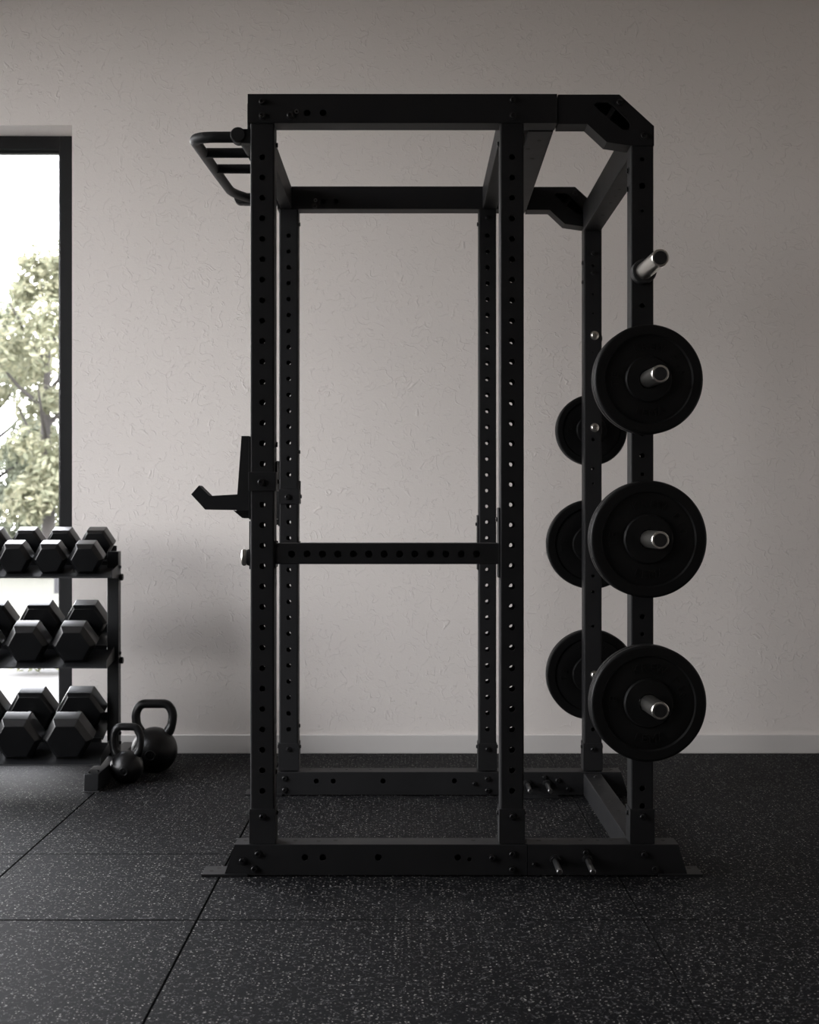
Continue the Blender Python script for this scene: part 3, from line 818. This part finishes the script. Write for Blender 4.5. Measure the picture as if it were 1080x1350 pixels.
for ti, t in enumerate(TIERS):
    proto = dumbbell(t); a = math.radians(t['a'])
    tier = ('top', 'middle', 'bottom')[ti]; size = ('small', 'medium', 'large')[ti]
    for k in range(t['n']):
        o = proto if k == 0 else copy_tree(proto)
        o.location = (t['x'] - k*t['s'], t['y'] + math.cos(a)*t['L']/2, t['z'] + math.sin(a)*t['L']/2)
        o.rotation_euler = (a, 0, 0)
        pos = ORD[k] if not (k == t['n']-1) else 'leftmost, cut by the edge of the photo'
        if ti > 0 and k == 1: pos = 'between its two neighbours'
        if ti == 0 and k == 1: pos = 'second from the rack post'
        if ti == 0 and k == 2: pos = 'third from the rack post'
        if k == 0: pos = 'closest to the rack post'
        tag(o, f'{size} black hex dumbbell on the {tier} tray, {pos}', 'dumbbell', f'hex dumbbells on the {tier} tray')

# ------------------------------------------------------------------ kettlebells
def kettlebell(x, y, r, zc, top, half_w, tr, num, label, emb, er):
    root = thing('kettlebell', (x, y, 0), label, 'kettlebell', 'kettlebells beside the rack foot')
    prof = [(0, 0.0)]; a0 = -math.acos(min(1, 0.55)); n = 28
    zb = 0.0; rb_ = r*0.60
    th0 = math.asin(max(-0.99, (0.0 - zc)/r)) if zc < r else -PI/2*0.65
    for k in range(n+1):
        th = th0 + (PI/2 - th0)*k/n
        rr, zz = r*math.cos(th), zc + r*math.sin(th)
        if k == 0: prof.append((max(rr-0.004, 0.01), 0.0)); prof.append((rr, 0.003)); continue
        prof.append((rr if k < n else 0, max(zz, 0.0031)))
    MB().lathe(prof, (x, y, 0), (0, 0, 1), 48).build('body', M_kb, root, angle=40)
    zt = top - tr
    zi = zc + r*0.62; xi_ = half_w*0.62
    pts = [(x-xi_, y, zi), (x-half_w*0.93, y, zc + r*1.05), (x-half_w, y, zc+r + (zt-zc-r)*0.62), (x-half_w*0.72, y, zt), (x+half_w*0.72, y, zt), (x+half_w, y, zc+r + (zt-zc-r)*0.62), (x+half_w*0.93, y, zc + r*1.05), (x+xi_, y, zi)]
    P = round_path(pts, half_w*0.55, 8)
    m = len(P); rad = [tr*(1.0 + 0.25*max(0, 1-min(i, m-1-i)/6.0)) for i in range(m)]
    MB().tube(P, rad, 18).build('handle', M_kb, root, angle=60)
    # raised ring and number on the front
    ze = emb; yy = -math.sqrt(max(r*r - (ze-zc)**2, 1e-6)); nrm = Vector((0, yy, ze-zc)).normalized()
    C = Vector((x, y+yy, ze))
    mb = MB(); u = Vector((1, 0, 0)); w_ = nrm.cross(u).normalized()
    mb.tube([C + (u*math.cos(q*2*PI/28) + w_*math.sin(q*2*PI/28))*er - nrm*(er*er/(2*r)) + nrm*0.0008 for q in range(28)], 0.0024, 8, closed=True)
    vs, fs = text_geo(num, er*1.05, 0.003)
    R3 = Matrix((u, (-w_ if w_.z < 0 else w_), nrm)).transposed().to_4x4()
    mb.add(vs, fs, Matrix.Translation(C + nrm*0.0004) @ R3)
    mb.build('emblem', M_kb, root, angle=50)
    return root
kettlebell(-1.1230, 5.560, 0.0665, 0.0595, 0.234, 0.055, 0.0150, '9', 'small black cast iron kettlebell touching the rack foot', 0.052, 0.0150)
kettlebell(-1.058, 5.800, 0.0950, 0.0860, 0.296, 0.078, 0.0185, '16', 'large black cast iron kettlebell behind the small one by the baseboard', 0.078, 0.0190)

# ------------------------------------------------------------------ light
W = bpy.data.worlds.new('sky'); SC.world = W; W.use_nodes = True
nt = W.node_tree; bg = nt.nodes['Background']
tc = nt.nodes.new('ShaderNodeTexCoord'); sp = nt.nodes.new('ShaderNodeSeparateXYZ'); rp = nt.nodes.new('ShaderNodeValToRGB')
nt.links.new(tc.outputs['Generated'], sp.inputs[0]); nt.links.new(sp.outputs[2], rp.inputs[0]); nt.links.new(rp.outputs[0], bg.inputs['Color'])
rp.color_ramp.elements[0].color = (1.0, 0.985, 0.97, 1); rp.color_ramp.elements[1].color = (0.86, 0.90, 1.0, 1)
bg.inputs['Strength'].default_value = 13.0
def portal(name, loc, rot, sx, sy):
    l = bpy.data.lights.new(name, 'AREA'); l.shape = 'RECTANGLE'; l.size = sx; l.size_y = sy
    l.cycles.is_portal = True
    o = bpy.data.objects.new(name, l); COL.objects.link(o); o.location = loc; o.rotation_euler = rot
    return o
portal('left_window_portal', (XL-0.22, (LY0+LY1)/2, (LZ0+LZ1)/2), (0, -PI/2, 0), LZ1-LZ0, LY1-LY0)
portal('back_window_portal', ((WX0+WX1)/2, WALL+0.30, WZ/2), (-PI/2, 0, 0), WX1-WX0, WZ)
s = bpy.data.lights.new('sun', 'SUN'); s.energy = 5.0; s.angle = math.radians(1.0); s.color = (1.0, 0.93, 0.80)
so = bpy.data.objects.new('sun', s); COL.objects.link(so)
so.rotation_euler = Vector((-0.35, 0.55, -0.75)).to_track_quat('-Z', 'Y').to_euler()

# ------------------------------------------------------------------ camera
cam = bpy.data.cameras.new('camera'); co = bpy.data.objects.new('camera', cam); COL.objects.link(co)
co.location = (0, 0, H); co.rotation_euler = (PI/2, 0, 0)
cam.sensor_fit = 'HORIZONTAL'; cam.sensor_width = 36; cam.lens = 61.5
cam.dof.use_dof = True; cam.dof.focus_distance = 4.2; cam.dof.aperture_fstop = 7.0
SC.camera = co
for o in SC.objects:
    if '_o' in o: del o['_o']
vs_ = SC.view_settings
vs_.view_transform = 'Standard'; vs_.look = 'None'; vs_.gamma = 1.0; vs_.use_curve_mapping = False; vs_.exposure = 0.0
